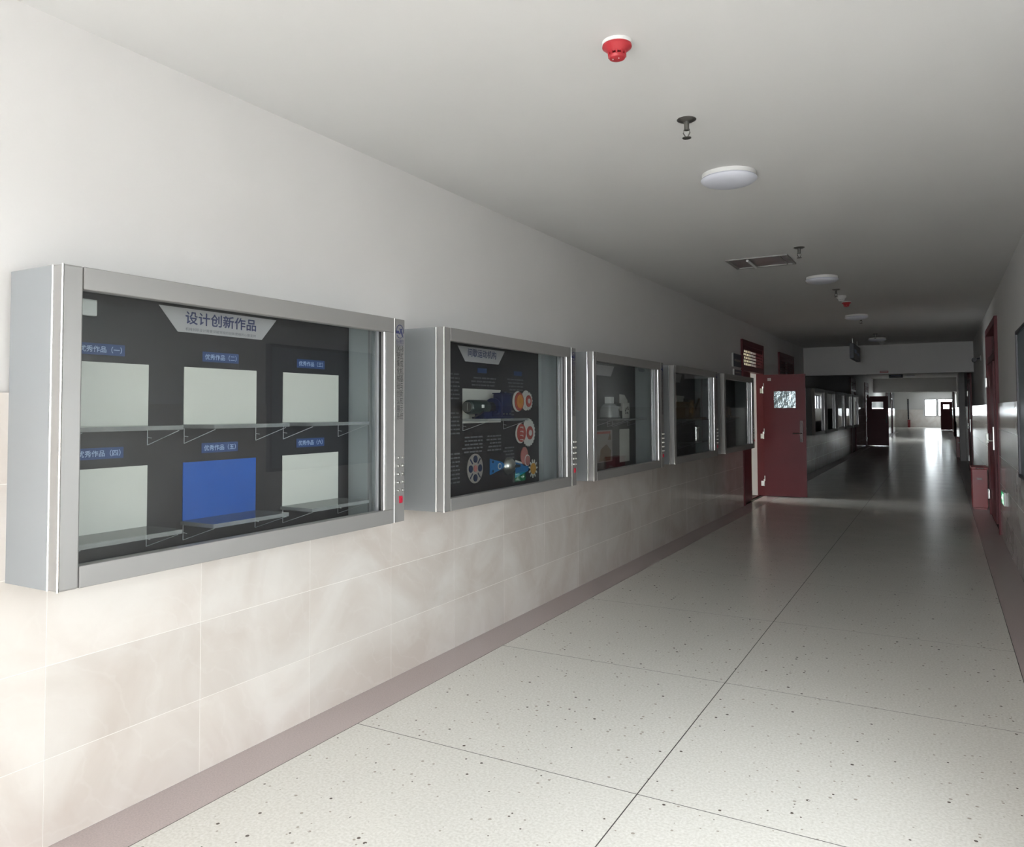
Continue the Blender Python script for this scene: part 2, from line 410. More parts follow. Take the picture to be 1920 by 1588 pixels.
ew = MB(); holes_wall(ew, 'y', Y0-.2, Y0, -.22, W+.24, -.02, ZC, [(.78, 2.58, -.02, 2.8)])  # unseen wall, doorway narrowed to limit daylight reaching the beam
o = ew.build('wall_entrance', M['plaster']); struct(o, 'entrance wall with wide open doorway at the near corridor end', 'wall')
r = struct(empty('added_window_5', (W+.1, 2.1, 1.0)), 'added unseen side window that lights the left wall and floor', 'window')  # window made up to brighten the left wall and floor
MB().box(0, .06, 0, 1.0, 0, .04).box(0, .06, 0, 1.0, 1.16, 1.2).box(0, .06, 0, .04, .04, 1.16).box(0, .06, .96, 1.0, .04, 1.16).box(0, .06, .48, .52, .04, 1.16).build('window_frame', M['frame'], r)
for k in range(2): MB().box(.027, .033, .04+k*.48, .48+k*.48, .04, 1.16).build('pane', M['pane'], r)
# entrance ground outside, behind the camera
o = MB().box(-40, 45, -60, Y0-.2, -.2, -.02).box(W+.24, 45, Y0-.2, 12, -.2, -.02).box(-40, -.22, Y0-.2, 8, -.2, -.021).build('paved_ground', M['ground']); struct(o, 'grey paving outside the open corridor end', 'ground')

# classroom behind the open door
cr_ = MB(); holes_wall(cr_, 'x', -5.2, -5.0, 9.5, 17.0, -.02, ZC, [(11.8, 15.0, .9, 2.5)])
o = cr_.build('wall_classroom_back', M['cream']); struct(o, 'cream classroom wall with window seen through the open door', 'wall')
o = MB().box(-5, -.22, 14.9, 15.1, -.02, ZC).build('wall_classroom_side', M['cream']); struct(o, 'cream classroom side wall beyond the open door', 'wall')
o = MB().box(-5, -.22, 9.3, 9.5, -.02, ZC).build('wall_classroom_near', M['cream']); struct(o, 'cream classroom near side wall', 'wall')
o = MB().box(-5.2, -.22, 9.3, 15.1, ZC, ZC+.1).build('ceiling_classroom', M['ceil']); struct(o, 'classroom ceiling beyond the open door', 'ceiling')
r = struct(empty('window_4', (-5.1, 11.8, .9)), 'daylit classroom window opposite the open door', 'window')
fr = MB().box(-.03, .03, 0, 3.2, 0, .05).box(-.03, .03, 0, 3.2, 1.55, 1.6)
for k in range(4): fr.box(-.03, .03, k*1.05, k*1.05+.05, 0, 1.6)
fr.build('window_frame', M['white'], r)
for k in range(3): MB().box(-.003, .003, k*1.05+.05, (k+1)*1.05, .05, 1.55).build('pane', M['pane'], r)

# ------------------------------------------------------------------ doors
def door_leaf(parent, hinge, ang, width=.70, height=2.14, hinges=True, film=True):
    """leaf along +x from its hinge, face towards -y; own parts as sub-parts"""
    T = .045; vx0, vx1, vz0, vz1 = .17*width/.7, .545*width/.7, 1.545, 1.85
    b = MB(); holes_wall(b, 'y', -T, 0, 0, width, .012, height, [(vx0, vx1, vz0, vz1)])
    lf = b.build('leaf', M['red'], parent, hinge); lf.rotation_euler.z = ang
    fr = MB()
    for y0, y1 in ((-T-.006, -T+.004), (-.004, .006)):
        fr.box(vx0-.03, vx1+.03, y0, y1, vz0-.03, vz0+.006).box(vx0-.03, vx1+.03, y0, y1, vz1-.006, vz1+.03)
        fr.box(vx0-.03, vx0+.006, y0, y1, vz0, vz1).box(vx1-.006, vx1+.03, y0, y1, vz0, vz1)
    fr.build('vision_frame', M['red'], lf)
    MB().box(vx0+.006, vx1-.006, -T/2-.004, -T/2+.004, vz0+.006, vz1-.006).build('vision_panel', M['foil'] if film else M['pane'], lf)
    hx = width-.075
    h = MB().box(hx-.025, hx+.025, -T-.012, -T, .96, 1.33)
    h.tube([(hx, -T-.01, 1.11), (hx, -T-.055, 1.11), (hx-.14, -T-.055, 1.11)], .011)
    h.rev([(.016, -.01), (.016, 0)], (hx, -T-.012, 1.24), 'y', 16); h.rev([(.012, -.01), (.012, 0)], (hx, -T-.012, 1.01), 'y', 16)
    h.build('handle', M['brass'], lf, bevel=.002)
    MB().box(.075, .135, -T-.002, -T, 2.03, 2.08).build('sticker', M['sticker'], lf)
    if hinges:
        for z in (.24, 1.07, 1.87):
            MB().rev([(.011, -.06), (.011, .06)], (-.006, -T+.005, z), 'z', 12).box(-.055, -.004, -T-.004, -T+.002, z-.055, z+.03).box(0, .012, -T-.004, -T, z+.03, z+.12).build('hinge', M['steel'], lf)
    return lf

def transom_grille(parent, x, y0, y1, z0, z1, m, rows=5, cols=12):
    b = MB(); h = (z1-z0)/rows; c = (y1-y0)/cols
    for i in range(rows+1): b.box(x, x+.002, y0, y1, z0+i*h-.008, z0+i*h+.008)
    for i in range(rows):
        off = 0 if i % 2 == 0 else c/2
        for k in range(cols+1):
            yy = y0+k*c+off
            if yy > y1: continue
            b.box(x, x+.002, max(y0, yy-.015), min(y1, yy+.015), z0+i*h, z0+(i+1)*h)
    return b.build('transom_grille', m, parent)

def left_door(idx, a, b, label, state):
    """double door in the left wall: frame, grille over it, narrow near leaf, main leaf"""
    r = struct(empty('door_%d' % idx, (0, a, 0)), label, 'door'); w_ = b-a; J = .07; D0, D1 = -.11, .018
    fr = MB().box(D0, D1, 0, J, 0, DT).box(D0, D1, w_-J, w_, 0, DT).box(D0, D1, J, w_-J, DT-.09, DT).box(D0, D1, J, w_-J, 2.155, 2.23)
    fr.box(D0, D0+.04, J, w_-J, 0, .015)
    fr.box(-.006, .01, J, w_-J, 2.5, DT-.09)
    fr.build('door_frame', M['red'], r, bevel=.004)
    transom_grille(r, .002, J, w_-J, 2.24, 2.5, M['red'], 5, 18)
    split = .76 if state == 'open' else w_*.46
    s = MB().box(-.075, -.03, J, split, .012, 2.15).build('side_leaf', M['red'], r)
    if state == 'open':
        MB().tube([(-.028, split-.06, 1.0), (-.012, split-.06, 1.0), (-.012, split-.06, 1.2), (-.028, split-.06, 1.2)], .007).build('pull', M['steel'], s)
        door_leaf(r, (.018, w_-.075, 0), math.radians(3))
    else:
        MB().box(-.075, -.03, split+.004, w_-J, .012, 2.15).build('main_leaf', M['red'], r)
        MB().box(-.2, -.17, 0, w_, 0, DT).build('dark_backing', M['darkbox'], r)  # panel added to stop sky light coming through the grille
        MB().box(-.03, -.02, split+.06, split+.1, .95, 1.2).tube([(-.02, split+.08, 1.1), (.02, split+.08, 1.1), (.02, split+.2, 1.1)], .01).build('handle', M['brass'], r)
    return r
d1 = left_door(1, *LDOORS[0], 'maroon double door standing open with grille transom, past the wall cabinets', 'open')
d2 = left_door(2, *LDOORS[1], 'closed maroon door behind the open door leaf, before the first beam', 'closed')
d3 = left_door(3, *LDOORS[2], 'closed maroon door past the far row of cabinets', 'closed')
d4 = left_door(4, *LDOORS[3], 'maroon door standing open short of the second beam', 'shut_frame')
door_leaf(d4, (.018, .5, 0), math.radians(1), .82, 2.07, film=False)
d5 = left_door(5, *LDOORS[4], 'closed dark door past the second beam, nearer of two on the left', 'closed')
d6 = left_door(6, *LDOORS[5], 'closed dark door past the second beam, beside the far hall', 'closed')

def right_door(idx, a, b, label):
    r = struct(empty('door_%d' % idx, (W, a, 0)), label, 'door'); w_ = b-a; J = .08; D0, D1 = -.02, .12
    fr = MB().box(D0, D1, 0, J, 0, DT).box(D0, D1, w_-J, w_, 0, DT).box(D0, D1, J, w_-J, DT-.09, DT).box(D0, D1, J, w_-J, 2.155, 2.23)
    fr.build('door_frame', M['red'], r, bevel=.004)
    MB().box(.055, .06, J, w_-J, 2.23, DT-.09).build('transom_pane', M['pane'], r)
    MB().box(.03, .075, J, w_*.42, .012, 2.15).build('side_leaf', M['red'], r)
    m_ = MB().box(.0, .045, w_*.42+.004, w_-J, .012, 2.15).build('main_leaf', M['red'], r)
    for z in (.3, 1.1, 1.9):
        MB().rev([(.014, -.07), (.014, .07)], (-.026, w_-J-.02, z), 'z', 12).box(-.03, -.02, w_-J-.1, w_-J+.05, z-.06, z+.06).build('hinge', M['steel'], m_)
    MB().box(-.012, 0, w_*.42+.05, w_*.42+.1, .98, 1.28).tube([(-.01, w_*.42+.075, 1.1), (-.06, w_*.42+.075, 1.1), (-.06, w_*.42+.2, 1.1)], .011).build('handle', M['steel'], m_)
    # dark sheet standing in for the unlit room behind the glass
    MB().box(.2, .23, 0, w_, 0, DT).build('dark_backing', M['darkbox'], r)
right_door(7, *RDOORS[0], 'maroon door in the right wall beside the red extinguisher box')
right_door(8, *RDOORS[1], 'maroon door in the right wall just past the first beam')
right_door(9, *RDOORS[2], 'maroon door in the right wall past the pilaster')
right_door(10, *RDOORS[3], 'maroon door in the right wall past the side window')
r = struct(empty('door_11', (W-.66, 64, 0)), 'dark door leaf standing open against the far bright windows', 'door')
lf = door_leaf(r, (0, .02, 0), 0, .72, 2.06, film=False, hinges=False)
MB().box(.72, .8, -.05, .05, 0, 2.15).build('door_post', M['red'], r)

# ------------------------------------------------------------------ display cabinets
CW, CH, CD = 1.81, 1.055, .302
ZB = .947
cm = {}
def cached(key, fn, mats):
    if key not in cm: cm[key] = fn().mesh(key, mats)
    return cm[key]
def cpart(name, fn, mats, root, bevel=0, loc=(0,0,0), smooth=False):
    return link(name, cached(name, fn, mats), root, loc, bevel, smooth)

def f_casing():
    b = MB()
    b.box(0, .045, .006, CW, 0, CH)                                   # back
    b.box(.045, .245, .006, .02, .0, CH)                            # left side
    b.box(.045, .262, 1.655, CW, .0, CH)                            # closed wiring bay on the right
    b.box(.045, .262, .02, 1.655, CH-.03, CH).box(.045, .262, .02, 1.655, 0, .03)
    return b
def shelf_mesh():
    def fn():
        b = MB(); L_, D_, T_ = .4, .2, .016
        b.add([(0,0,0),(D_,0,0),(D_,L_,0),(0,L_,0),(0,0,T_),(D_,0,T_),(D_,L_,T_),(0,L_,T_)], [(0,3,2,1),(4,5,6,7)], 0)
        b.add([(0,0,0),(D_,0,0),(D_,L_,0),(0,L_,0),(0,0,T_),(D_,0,T_),(D_,L_,T_),(0,L_,T_)], [(0,1,5,4),(1,2,6,5),(2,3,7,6),(3,0,4,7)], 1)
        return b
    return cached('shelf', fn, [M['acrylic'], M['acredge']])
def f_bracket():
    b = MB(); t = .0014
    b.tube([(.004, 0, 0), (.004, 0, -.062)], t, 6).tube([(.004, 0, -.062), (.19, 0, -.003)], t, 6).tube([(.004, 0, -.032), (.028, 0, -.034)], t, 6)
    return b
def shelf(root, y, z, ln=.4):
    s = link('shelf', shelf_mesh(), root, (.055, y, z-.016)); s.scale.y = ln/.4
    for yy in (.012, ln-.012):
        br = cpart('bracket', f_bracket, M['acrline'], s, loc=(0, yy*.4/ln, 0)); br.scale.y = .4/ln
    return s

def f_logo():
    b = MB()
    R, t = .5, .055
    def arc(a0, a1, r, n=20):
        for i in range(n):
            p, q = math.radians(a0+(a1-a0)*i/n), math.radians(a0+(a1-a0)*(i+1)/n)
            b.prism([((r-t)*math.cos(p), (r-t)*math.sin(p)), (r*math.cos(p), r*math.sin(p)), (r*math.cos(q), r*math.sin(q)), ((r-t)*math.cos(q), (r-t)*math.sin(q))], 0, .02)
    arc(-15, 190, R); arc(215, 300, R)
    b.prism([(-.56, -.16), (-.12, -.16), (-.12, .04), (-.56, .04)], 0, .02)
    b.prism([(-.1, .22), (.05, .22), (.16, .1), (.1, .04)], 0, .02)
    b.prism([(-.12, -.2), (.16, .22), (.3, .22), (.02, -.2)], 0, .02)
    b.prism([(.2, .08), (.3, .0), (.46, -.42), (.3, -.36), (.14, -.1)], 0, .02)
    return b
STRIP = 'JXJ-B\n壁式\n集成\n化机\n械基\n础与\n创新\n认知\n展示\n系统'
STRIP_MESH = {}
def cabinet(loc_y, label, group, controls=True):
    R = tag(empty('display_cabinet', (0, loc_y, ZB)), label, 'cabinet', group)
    cpart('casing', f_casing, M['casing'], R)
    cpart('side_panel', lambda: MB().box(0, .2465, .0005, .006, 0, CH), M['skin'], R)
    cpart('corner_post', lambda: MB().box(.247, CD, 0, .07, 0, CH), M['alu'], R, .006)
    cpart('edge_bead', lambda: MB().tube([(CD-.002, .002, 0), (CD-.002, .002, CH)], .0038, 10), M['chrome'], R, smooth=True)
    cpart('edge_bead', None, None, R, loc=(-.055, 0, 0))
    cpart('top_rail', lambda: MB().box(.252, CD, .0715, 1.72, .98, CH), M['alu'], R, .003)
    cpart('bottom_rail', lambda: MB().box(.252, CD, .0715, 1.72, 0, .072), M['alu'], R, .003)
    cpart('right_stile', lambda: MB().box(.252, CD, 1.648, 1.72, .072, .98), M['alu'], R, .003)
    cpart('edge_bead', None, None, R, loc=(0, 1.7195, 0))
    cs = cpart('control_strip', lambda: MB().box(.262, CD-.003, 1.7235, CW, 0, CH), M['alu'], R, .003)
    cpart('glass_pane', lambda: MB().box(.262, .267, .07, 1.61, .072, .98), M['glass'], R)
    pp = cpart('pull_profile', lambda: MB().box(.262, .276, 1.612, 1.626, .072, .98).box(.235, .246, 1.59, 1.61, .03, 1.02), M['profile'], R)
    cpart('pull_bead', lambda: MB().tube([(.296, 1.644, .075), (.296, 1.644, .978)], .006, 12), M['chrome'], pp, smooth=True)
    cpart('gap_shade_strip', lambda: MB().box(.255, .2715, 1.6262, 1.6478, .072, .98), M['darkbox'], pp)  # solid dark strip in place of the shade inside the gap
    bp = cpart('back_panel', lambda: MB().box(.045, .055, .021, 1.65, .03, 1.024), M['dark'], R)
    if controls:
        x = CD-.002
        if 'name' not in STRIP_MESH:
            o = text('strip_lettering', STRIP, M['black'], cs, x, 1.768, .722, height=.385, width=.058, stack=.95); STRIP_MESH['txt'] = o.data
            o = text('maker_lettering', '佳讯教仪', M['navy'], cs, x, 1.768, .937, width=.066, height=.024); STRIP_MESH['name'] = o.data
            o = text('web_lettering', 'csjiaxun.com', M['navy'], cs, x, 1.768, .919, width=.058, height=.009); STRIP_MESH['web'] = o.data
        else:
            link('strip_lettering', STRIP_MESH['txt'], cs, (x, 1.768, .722)); link('maker_lettering', STRIP_MESH['name'], cs, (x, 1.768, .937)); link('web_lettering', STRIP_MESH['web'], cs, (x, 1.768, .919))
        lg = cpart('maker_logo', f_logo, M['navy'], cs, loc=(x-.0005, 1.768, .99)); lg.scale = (.05, .062, .072)
        for i in range(5):
            for yy in (1.750, 1.788):
                cpart('knob', lambda: MB().rev([(.0085, 0), (.0085, .006), (.006, .012), (.001, .0125)], (0, 0, 0), 'x', 14), M['steel'], cs, loc=(CD-.003, yy, .333-i*.0425), smooth=True)
        cpart('rocker_switch', lambda: MB().box(0, .004, -.012, .012, -.018, .018).box(.004, .009, -.008, .008, -.013, .013), M['redswitch'], cs, loc=(CD-.003, 1.775, .115))
    return R, bp

def banner(bp, y0, y1, title, sub, z1=1.0, z0=.9):
    b = MB().prism([(y0+.088, z0), (y1-.088, z0), (y1, z1), (y0, z1)], .055, .0575).build('banner', M['banner'], bp)
    yc = (y0+y1)/2
    if title: text('title_lettering', title, M['navy'], bp, .0582, yc, (z0+z1)/2+.012, width=(y1-y0)*.6, height=.052, bold=.018)
    if sub: text('subtitle_lettering', sub, M['greytext'], bp, .0582, yc, z0+.014, width=(y1-y0)*.6, height=.013)
def lines(bp, y0, y1, z, n, dz=.02, name='small_print', seed=0):
    rnd = random.Random(seed); b = MB()
    for i in range(n):
        y = y0+rnd.uniform(0, .05)
        while y < y1-.01:
            l_ = rnd.uniform(.02, .07); e = min(y+l_, y1)
            b.box(.0548, .0556, y, e, z-i*dz-.005, z-i*dz+.005); y = e+rnd.uniform(.004, .012)
    return b.build(name, M['greytext'], bp)
def disc(bp, name, m, yc, zc, r, x=.055, t=.004, ry=None, n=28):
    o = MB().rev([(1, 0), (1, 1)], (0, 0, 0), 'x', n).build(name, m, bp, (x, yc, zc)); o.scale = (t, ry or r, r); return o
def gear(bp, name, m, yc, zc, r, teeth, x=.055, t=.004, depth=.14):
    poly = []
    for k in range(teeth*4):
        rr = r if k % 4 in (0, 1) else r*(1-depth); a = 2*PI*k/(teeth*4); poly.append((rr*math.cos(a), rr*math.sin(a)))
    return MB().prism(poly, 0, t).build(name, m, bp, (x, yc, zc))

GA = 'wall display cabinets before the open red door'
NUM = '一二三四五六'
# cabinet 1: design works
R1, bp = cabinet(1.437, 'wall display cabinet with white boards and one blue board, titled for design works', GA)
banner(bp, .527, 1.145, '设计创新作品', '机械创新设计需要突破常规的创新思维的心智支持', 1.001, .902)
for i in range(6):
    c, rw_ = i % 3, i//3
    y0 = .105+c*.542; z0, z1 = ((.523, .759), (.131, .367))[rw_]
    MB().box(.055, .0585, y0, y0+.38, z0, z1).build('blue_board' if i == 4 else 'white_board', M['blueboard'] if i == 4 else M['whiteboard'], bp)
    yc = y0+.19-.005; zc = (.807, .422)[rw_]
    MB().box(.0552, .0562, yc-.095, yc+.095, zc-.021, zc+.021).build('caption_patch', M['bluepatch'], bp)
    text('caption_lettering', '优秀作品（%s）' % NUM[i], M['lettering'], bp, .0568, yc, zc, width=.165, height=.024, bold=.012)
    shelf(R1, y0-.01, (.523, .131)[rw_])
MB().box(.055, .075, .14, .262, .925, .985).build('paper_tag', M['white'], bp, bevel=.004)

# cabinet 2: intermittent motion
R2, bp = cabinet(3.609, 'wall display cabinet with gear pictures and a blue motor, titled for intermittent motion', GA)
banner(bp, .516, 1.124, '间歇运动机构', None, .996, .898)
lines(bp, .7, 1.0, .914, 1, seed=99)
MB().box(.055, .0585, .572, 1.062, .493, .72).build('white_board', M['whiteboard'], bp)
for yc in (.818, 1.32): MB().box(.0552, .0562, yc-.06, yc+.06, .83, .862).build('caption_patch', M['bluepatch'], bp); lines(bp, yc-.045, yc+.045, .846, 1, seed=int(yc*100))
lines(bp, .3, .54, .81, 7, .026, seed=1); lines(bp, .66, 1.0, .795, 3, .024, seed=2); lines(bp, 1.15, 1.4, .80, 5, .025, seed=3)
lines(bp, .3, .54, .56, 6, .026, seed=4); lines(bp, .3, .54, .3, 8, .026, seed=5); lines(bp, .56, .82, .4, 5, .024, seed=6); lines(bp, .87, 1.07, .4, 5, .024, seed=7)
lines(bp, 1.12, 1.26, .57, 3, .024, seed=8); lines(bp, 1.1, 1.26, .31, 4, .024, seed=9)
disc(bp, 'pale_disc', M['paleprint'], 1.312, .642, .075); disc(bp, 'red_disc', M['redprint'], 1.33, .642, .068, .059); disc(bp, 'orange_disc', M['orange'], 1.335, .642, .05, .063); disc(bp, 'hub', M['yellow'], 1.34, .642, .015, .067)
disc(bp, 'pale_disc', M['paleprint'], 1.44, .65, .075, ry=.07); gear(bp, 'toothed_wheel', M['paleprint'], 1.47, .646, .07, 16, .059); disc(bp, 'red_ring', M['redprint'], 1.47, .646, .044, .063); disc(bp, 'hub', M['paleprint'], 1.47, .646, .018, .067)
gear(bp, 'toothed_wheel', M['paleprint'], 1.48, .41, .105, 22, .055, depth=.08); disc(bp, 'red_ring', M['redprint'], 1.495, .408, .05, .059); disc(bp, 'hub', M['paleprint'], 1.495, .408, .022, .063)
disc(bp, 'pale_disc', M['paleprint'], 1.345, .408, .073, .059); disc(bp, 'red_disc', M['redprint'], 1.355, .41, .066, .063)
pk = MB()
for k in range(4): pk.box(.0672, .069, 1.33, 1.375, .36+k*.03, .366+k*.03).box(.0672, .069, 1.37, 1.376, .35+k*.03, .366+k*.03)
pk.build('ratchet_marks', M['paleprint'], bp)
disc(bp, 'slotted_disc', M['tan'], .722, .192, .098)
for dy, dz in ((0, .062), (0, -.062), (-.058, 0), (.058, 0)): disc(bp, 'disc_hole', M['darkprint'], .722+dy, .192+dz, .024, .059)
for a in (45, 135, 225, 315):
    c_, s_ = math.cos(math.radians(a)), math.sin(math.radians(a)); MB().prism([(.722+c_*q-s_*e, .192+s_*q+c_*e) for q, e in ((.045, -.005), (.09, -.005), (.09, .005), (.045, .005))], .059, .0605).build('disc_slot', M['darkprint'], bp)
disc(bp, 'disc_centre', M['pinkprint'], .722, .192, .022, .059)
MB().prism([(.915, .245), (.915, .135), (1.07, .165), (1.12, .19), (1.07, .215)], .055, .062).build('blue_bracket', M['blueprint'], bp)
disc(bp, 'bracket_ring', M['paleprint'], 1.035, .187, .022, .062); disc(bp, 'ring_centre', M['blueprint'], 1.032, .187, .014, .066)
for dz in (.032, -.032): disc(bp, 'bolt_hole', M['darkprint'], .945, .19+dz, .009, .062)
dm = MB().rev([(1, 0), (.92, .35), (.7, .68), (.38, .92), (.02, 1)], (0, 0, 0), 'x', 28).build('steel_ball', M['steel'], bp, (.055, 1.175, .18), smooth=True); dm.scale = (.05, .07, .062)
MB().box(.0552, .107, 1.19, 1.26, .168, .186).build('ball_slot', M['black'], bp)
MB().prism([(1.275, .2), (1.275, .088), (1.46, .125), (1.48, .145), (1.44, .17)], .055, .061).build('blue_bracket', M['blueprint'], bp)
MB().prism([(1.275, .215), (1.275, .2), (1.44, .17), (1.44, .18)], .055, .0605).build('bracket_edge', M['paleprint'], bp)
disc(bp, 'rose_drum', M['pinkprint'], 1.41, .235, .07, .055, .006, ry=.055); disc(bp, 'rose_ring', M['paleprint'], 1.45, .205, .042, .061, .003); disc(bp, 'ring_centre', M['pinkprint'], 1.45, .203, .036, .064, .003)
gear(bp, 'pin_wheel', M['paleprint'], 1.54, .137, .07, 11, .061, .004, .4); disc(bp, 'ochre_hub', M['yellow'], 1.535, .137, .042, .065)
shelf(R2, .56, .523, .55)
# cabinet 3
R3, bp = cabinet(5.753, 'wall display cabinet with a clear dome model and small pictures, third along the wall', GA)
banner(bp, .46, 1.075, None, None, .99, .893); lines(bp, .58, .96, .955, 2, .022, seed=21); 
MB().box(.055, .0585, 1.2, 1.46, .075, .392).build('white_board', M['whiteboard'], bp)
p = MB().box(.055, .059, .6, 1.006, .1, .392).build('poster', M['tan'], bp)
MB().prism([(.68, .11), (.95, .11), (.98, .2), (.86, .26), (.72, .22)], .059, .06).prism([(.9, .3), (.95, .37), (.98, .3)], .059, .06).build('poster_figure', M['wood'], bp)
MB().box(.059, .06, .62, .96, .36, .38).build('poster_heading', M['redprint'], bp)
MB().prism([(1.207, .57), (1.42, .57), (1.42, .67), (1.34, .725), (1.207, .73)], .055, .058).build('white_card', M['whiteboard'], bp)
shelf(R3, .5, .5, .4); shelf(R3, 1.0, .5, .42)
# cabinet 4
R4, bp = cabinet(7.911, 'wall display cabinet with a bronze gear model on its shelf, fourth along the wall', GA)
banner(bp, .5, 1.1, None, None)
MB().box(.055, .0585, .837, 1.178, .6, .746).build('white_board', M['whiteboard'], bp)
shelf(R4, .62, .47, .5); shelf(R4, 1.1, .47, .5); shelf(R4, .9, .2, .6)
# cabinet 5
R5, bp = cabinet(10.071, 'dark wall display cabinet nearest the open red door', GA)
banner(bp, .5, 1.1, None, None); lines(bp, .4, 1.5, .7, 8, .06, seed=31)
shelf(R5, .6, .47, .5)
GB = 'display cabinets on the left wall beyond the closed door'
fb = ['nearest the first ceiling beam', 'second past the first ceiling beam', 'in the middle of its row', 'second from the far closed door', 'beside the far closed door']
FARC = []
for i, y in enumerate((18.2, 20.355, 22.51, 24.665, 26.82)):
    R, bp = cabinet(y, 'silver glazed cabinet in the far row, %s' % fb[i], GB, False)
    banner(bp, .5, 1.1, None, None); FARC.append(R)
    if i in (2, 4):
        MB().box(.055, .0585, .6, 1.1, .45, .75).build('white_board', M['whiteboard'], bp)
        shelf(R, .6, .4, .5)

# ------------------------------------------------------------------ exhibits standing in the cabinets
def place(name, label, cat, y, z, x=.16, group=None): return tag(empty(name, (x, y, ZB+z)), label, cat, group)
g = place('gear_motor', 'dark blue gearbox with green motor on clear shelf in the gear cabinet', 'motor', 3.609, .5232, .155)
MB().box(-.045, .045, .6, 1.0, 0, .012).build('base_plate', M['gearblue'], g, bevel=.002)
MB().rev([(.03, .475), (.042, .482), (.046, .495), (.046, .685), (.042, .695)], (0, 0, .075), 'y', 24).build('motor_body', M['motor'], g, smooth=True)
MB().rev([(.034, .47), (.034, .476)], (0, 0, .075), 'y', 24).box(-.004, .004, .4685, .471, .05, .1).build('end_cap', M['steel'], g)
MB().box(.0455, .0475, .575, .605, .07, .09).build('rating_plate', M['white'], g)
MB().rev([(.034, .695), (.034, .775)], (0, 0, .075), 'y', 20).build('coupling', M['black'], g)
MB().rev([(.058, .775), (.06, .78), (.06, .805), (.055, .812)], (0, 0, .075), 'y', 28).rev([(.03, .812), (.03, .86)], (0, 0, .075), 'y', 20).build('flange', M['gearblue'], g, smooth=True)
MB().box(-.036, .036, .855, .985, .012, .165).build('gearbox_housing', M['gearblue'], g, bevel=.006)
MB().box(-.04, .04, .85, .99, .165, .172).rev([(.01, .172), (.01, .18)], (.01, .89, 0), 'z', 10).rev([(.01, .172), (.01, .18)], (.01, .95, 0), 'z', 10).build('top_cover', M['gearblue'], g, bevel=.002)
MB().box(-.035, .035, .62, .72, .012, .045).box(-.035, .035, .735, .84, .012, .05).build('mount', M['gearblue'], g)
MB().tube([(.045, .6, .05), (.05, .55, .03), (.05, .5, .018), (.05, .47, .006)], .005).build('cable', M['black'], g)
for yy in (.87, .91, .95): MB().rev([(.006, 0), (.006, .006)], (.036, yy, .03), 'x', 8).build('bolt', M['steel'], g)

g = place('dome_model', 'clear dome with white box on top on third cabinet shelf', 'model', 5.753+.68, .5002, .165)
MB().rev([(.092, 0), (.092, .012)], (0, 0, 0), 'z', 28).build('dome_base', M['black'], g)
MB().rev([(.09, .012), (.088, .05), (.078, .1), (.05, .13), (.03, .135)], (0, 0, 0), 'z', 28).build('dome', M['domeclear'], g, smooth=True)
MB().box(-.03, .03, -.04, .04, .135, .195).build('top_box', M['white'], g, bevel=.004)
MB().tube([(0, 0, .012), (0, 0, .14)], .012).build('spindle', M['steel'], g)
g = place('framed_picture', 'small framed black and white picture on third cabinet shelf', 'picture', 5.753+1.13, .5002, .15)
MB().box(-.008, .008, -.08, .08, 0, .145).build('picture_frame', M['whiteboard'], g, bevel=.003)
b = MB()
for k in range(10): yy, zz = random.uniform(-.05, .03), random.uniform(.03, .11); b.box(.008, .009, yy, yy+random.uniform(.01, .03), zz, zz+random.uniform(.008, .02))
b.build('picture_print', M['black'], g)
MB().box(-.06, -.008, -.01, .01, 0, .006).build('easel_foot', M['black'], g)
g = place('small_instrument', 'small steel instrument standing on shelf beside the clear dome', 'model', 5.753+.9, .5002, .15)
MB().rev([(.03, 0), (.03, .02), (.014, .03), (.014, .08), (.03, .09), (.03, .11)], (0, 0, 0), 'z', 18).build('stand', M['steel'], g, smooth=True)
MB().box(-.02, .02, -.05, .05, .11, .14).build('head', M['black'], g, bevel=.003)

g = place('linkage_model', 'bronze gear and linkage model on fourth cabinet shelf', 'model', 7.911+.66, .4702, .155)
MB().box(-.07, .07, 0, .9, 0, .015).build('base_plate', M['wood'], g)
MB().box(-.05, .05, .05, .08, .015, .2).box(-.05, .05, .4, .43, .015, .22).build('bearing_post', M['bronze'], g)
for yy, zz, rr, tt in ((.2, .1, .085, 18), (.36, .13, .07, 16), (.5, .08, .06, 14)):
    o = gear(g, 'bronze_wheel', M['bronze'], yy, zz, rr, tt, .01, .02, .12)
MB().prism([(.58, .02), (.86, .02), (.86, .25)], -.02, .0).build('triangle_plate', M['wood'], g)
MB().tube([(.03, .1, .1), (.03, .6, .18)], .008).build('link_rod', M['bronze'], g)
MB().box(-.03, .03, .26, .34, .2, .24).build('motor_block', M['black'], g)
g = place('steel_cylinder', 'shiny steel cylinder on lower shelf of fourth cabinet', 'model', 7.911+1.27, .2002, .17)
MB().rev([(.045, 0), (.05, .006), (.05, .014), (.04, .02), (.04, .15), (.05, .156), (.05, .17), (.042, .175)], (0, 0, 0), 'z', 24).build('cylinder', M['chrome'], g, smooth=True)
MB().rev([(.02, .175), (.02, .19)], (0, 0, 0), 'z', 16).build('knob', M['black'], g)
g = place('lever_model', 'dark lever model on fifth cabinet shelf', 'model', 10.071+.8, .4702, .155)
MB().box(-.06, .06, -.16, .2, 0, .014).build('base_plate', M['wood'], g)
MB().tube([(0, -.1, .014), (0, -.1, .16), (0, .1, .12), (0, .15, .014)], .009).build('lever_arm', M['bronze'], g)
o = gear(g, 'bronze_wheel', M['bronze'], -.05, .09, .06, 14, .012, .016, .12)
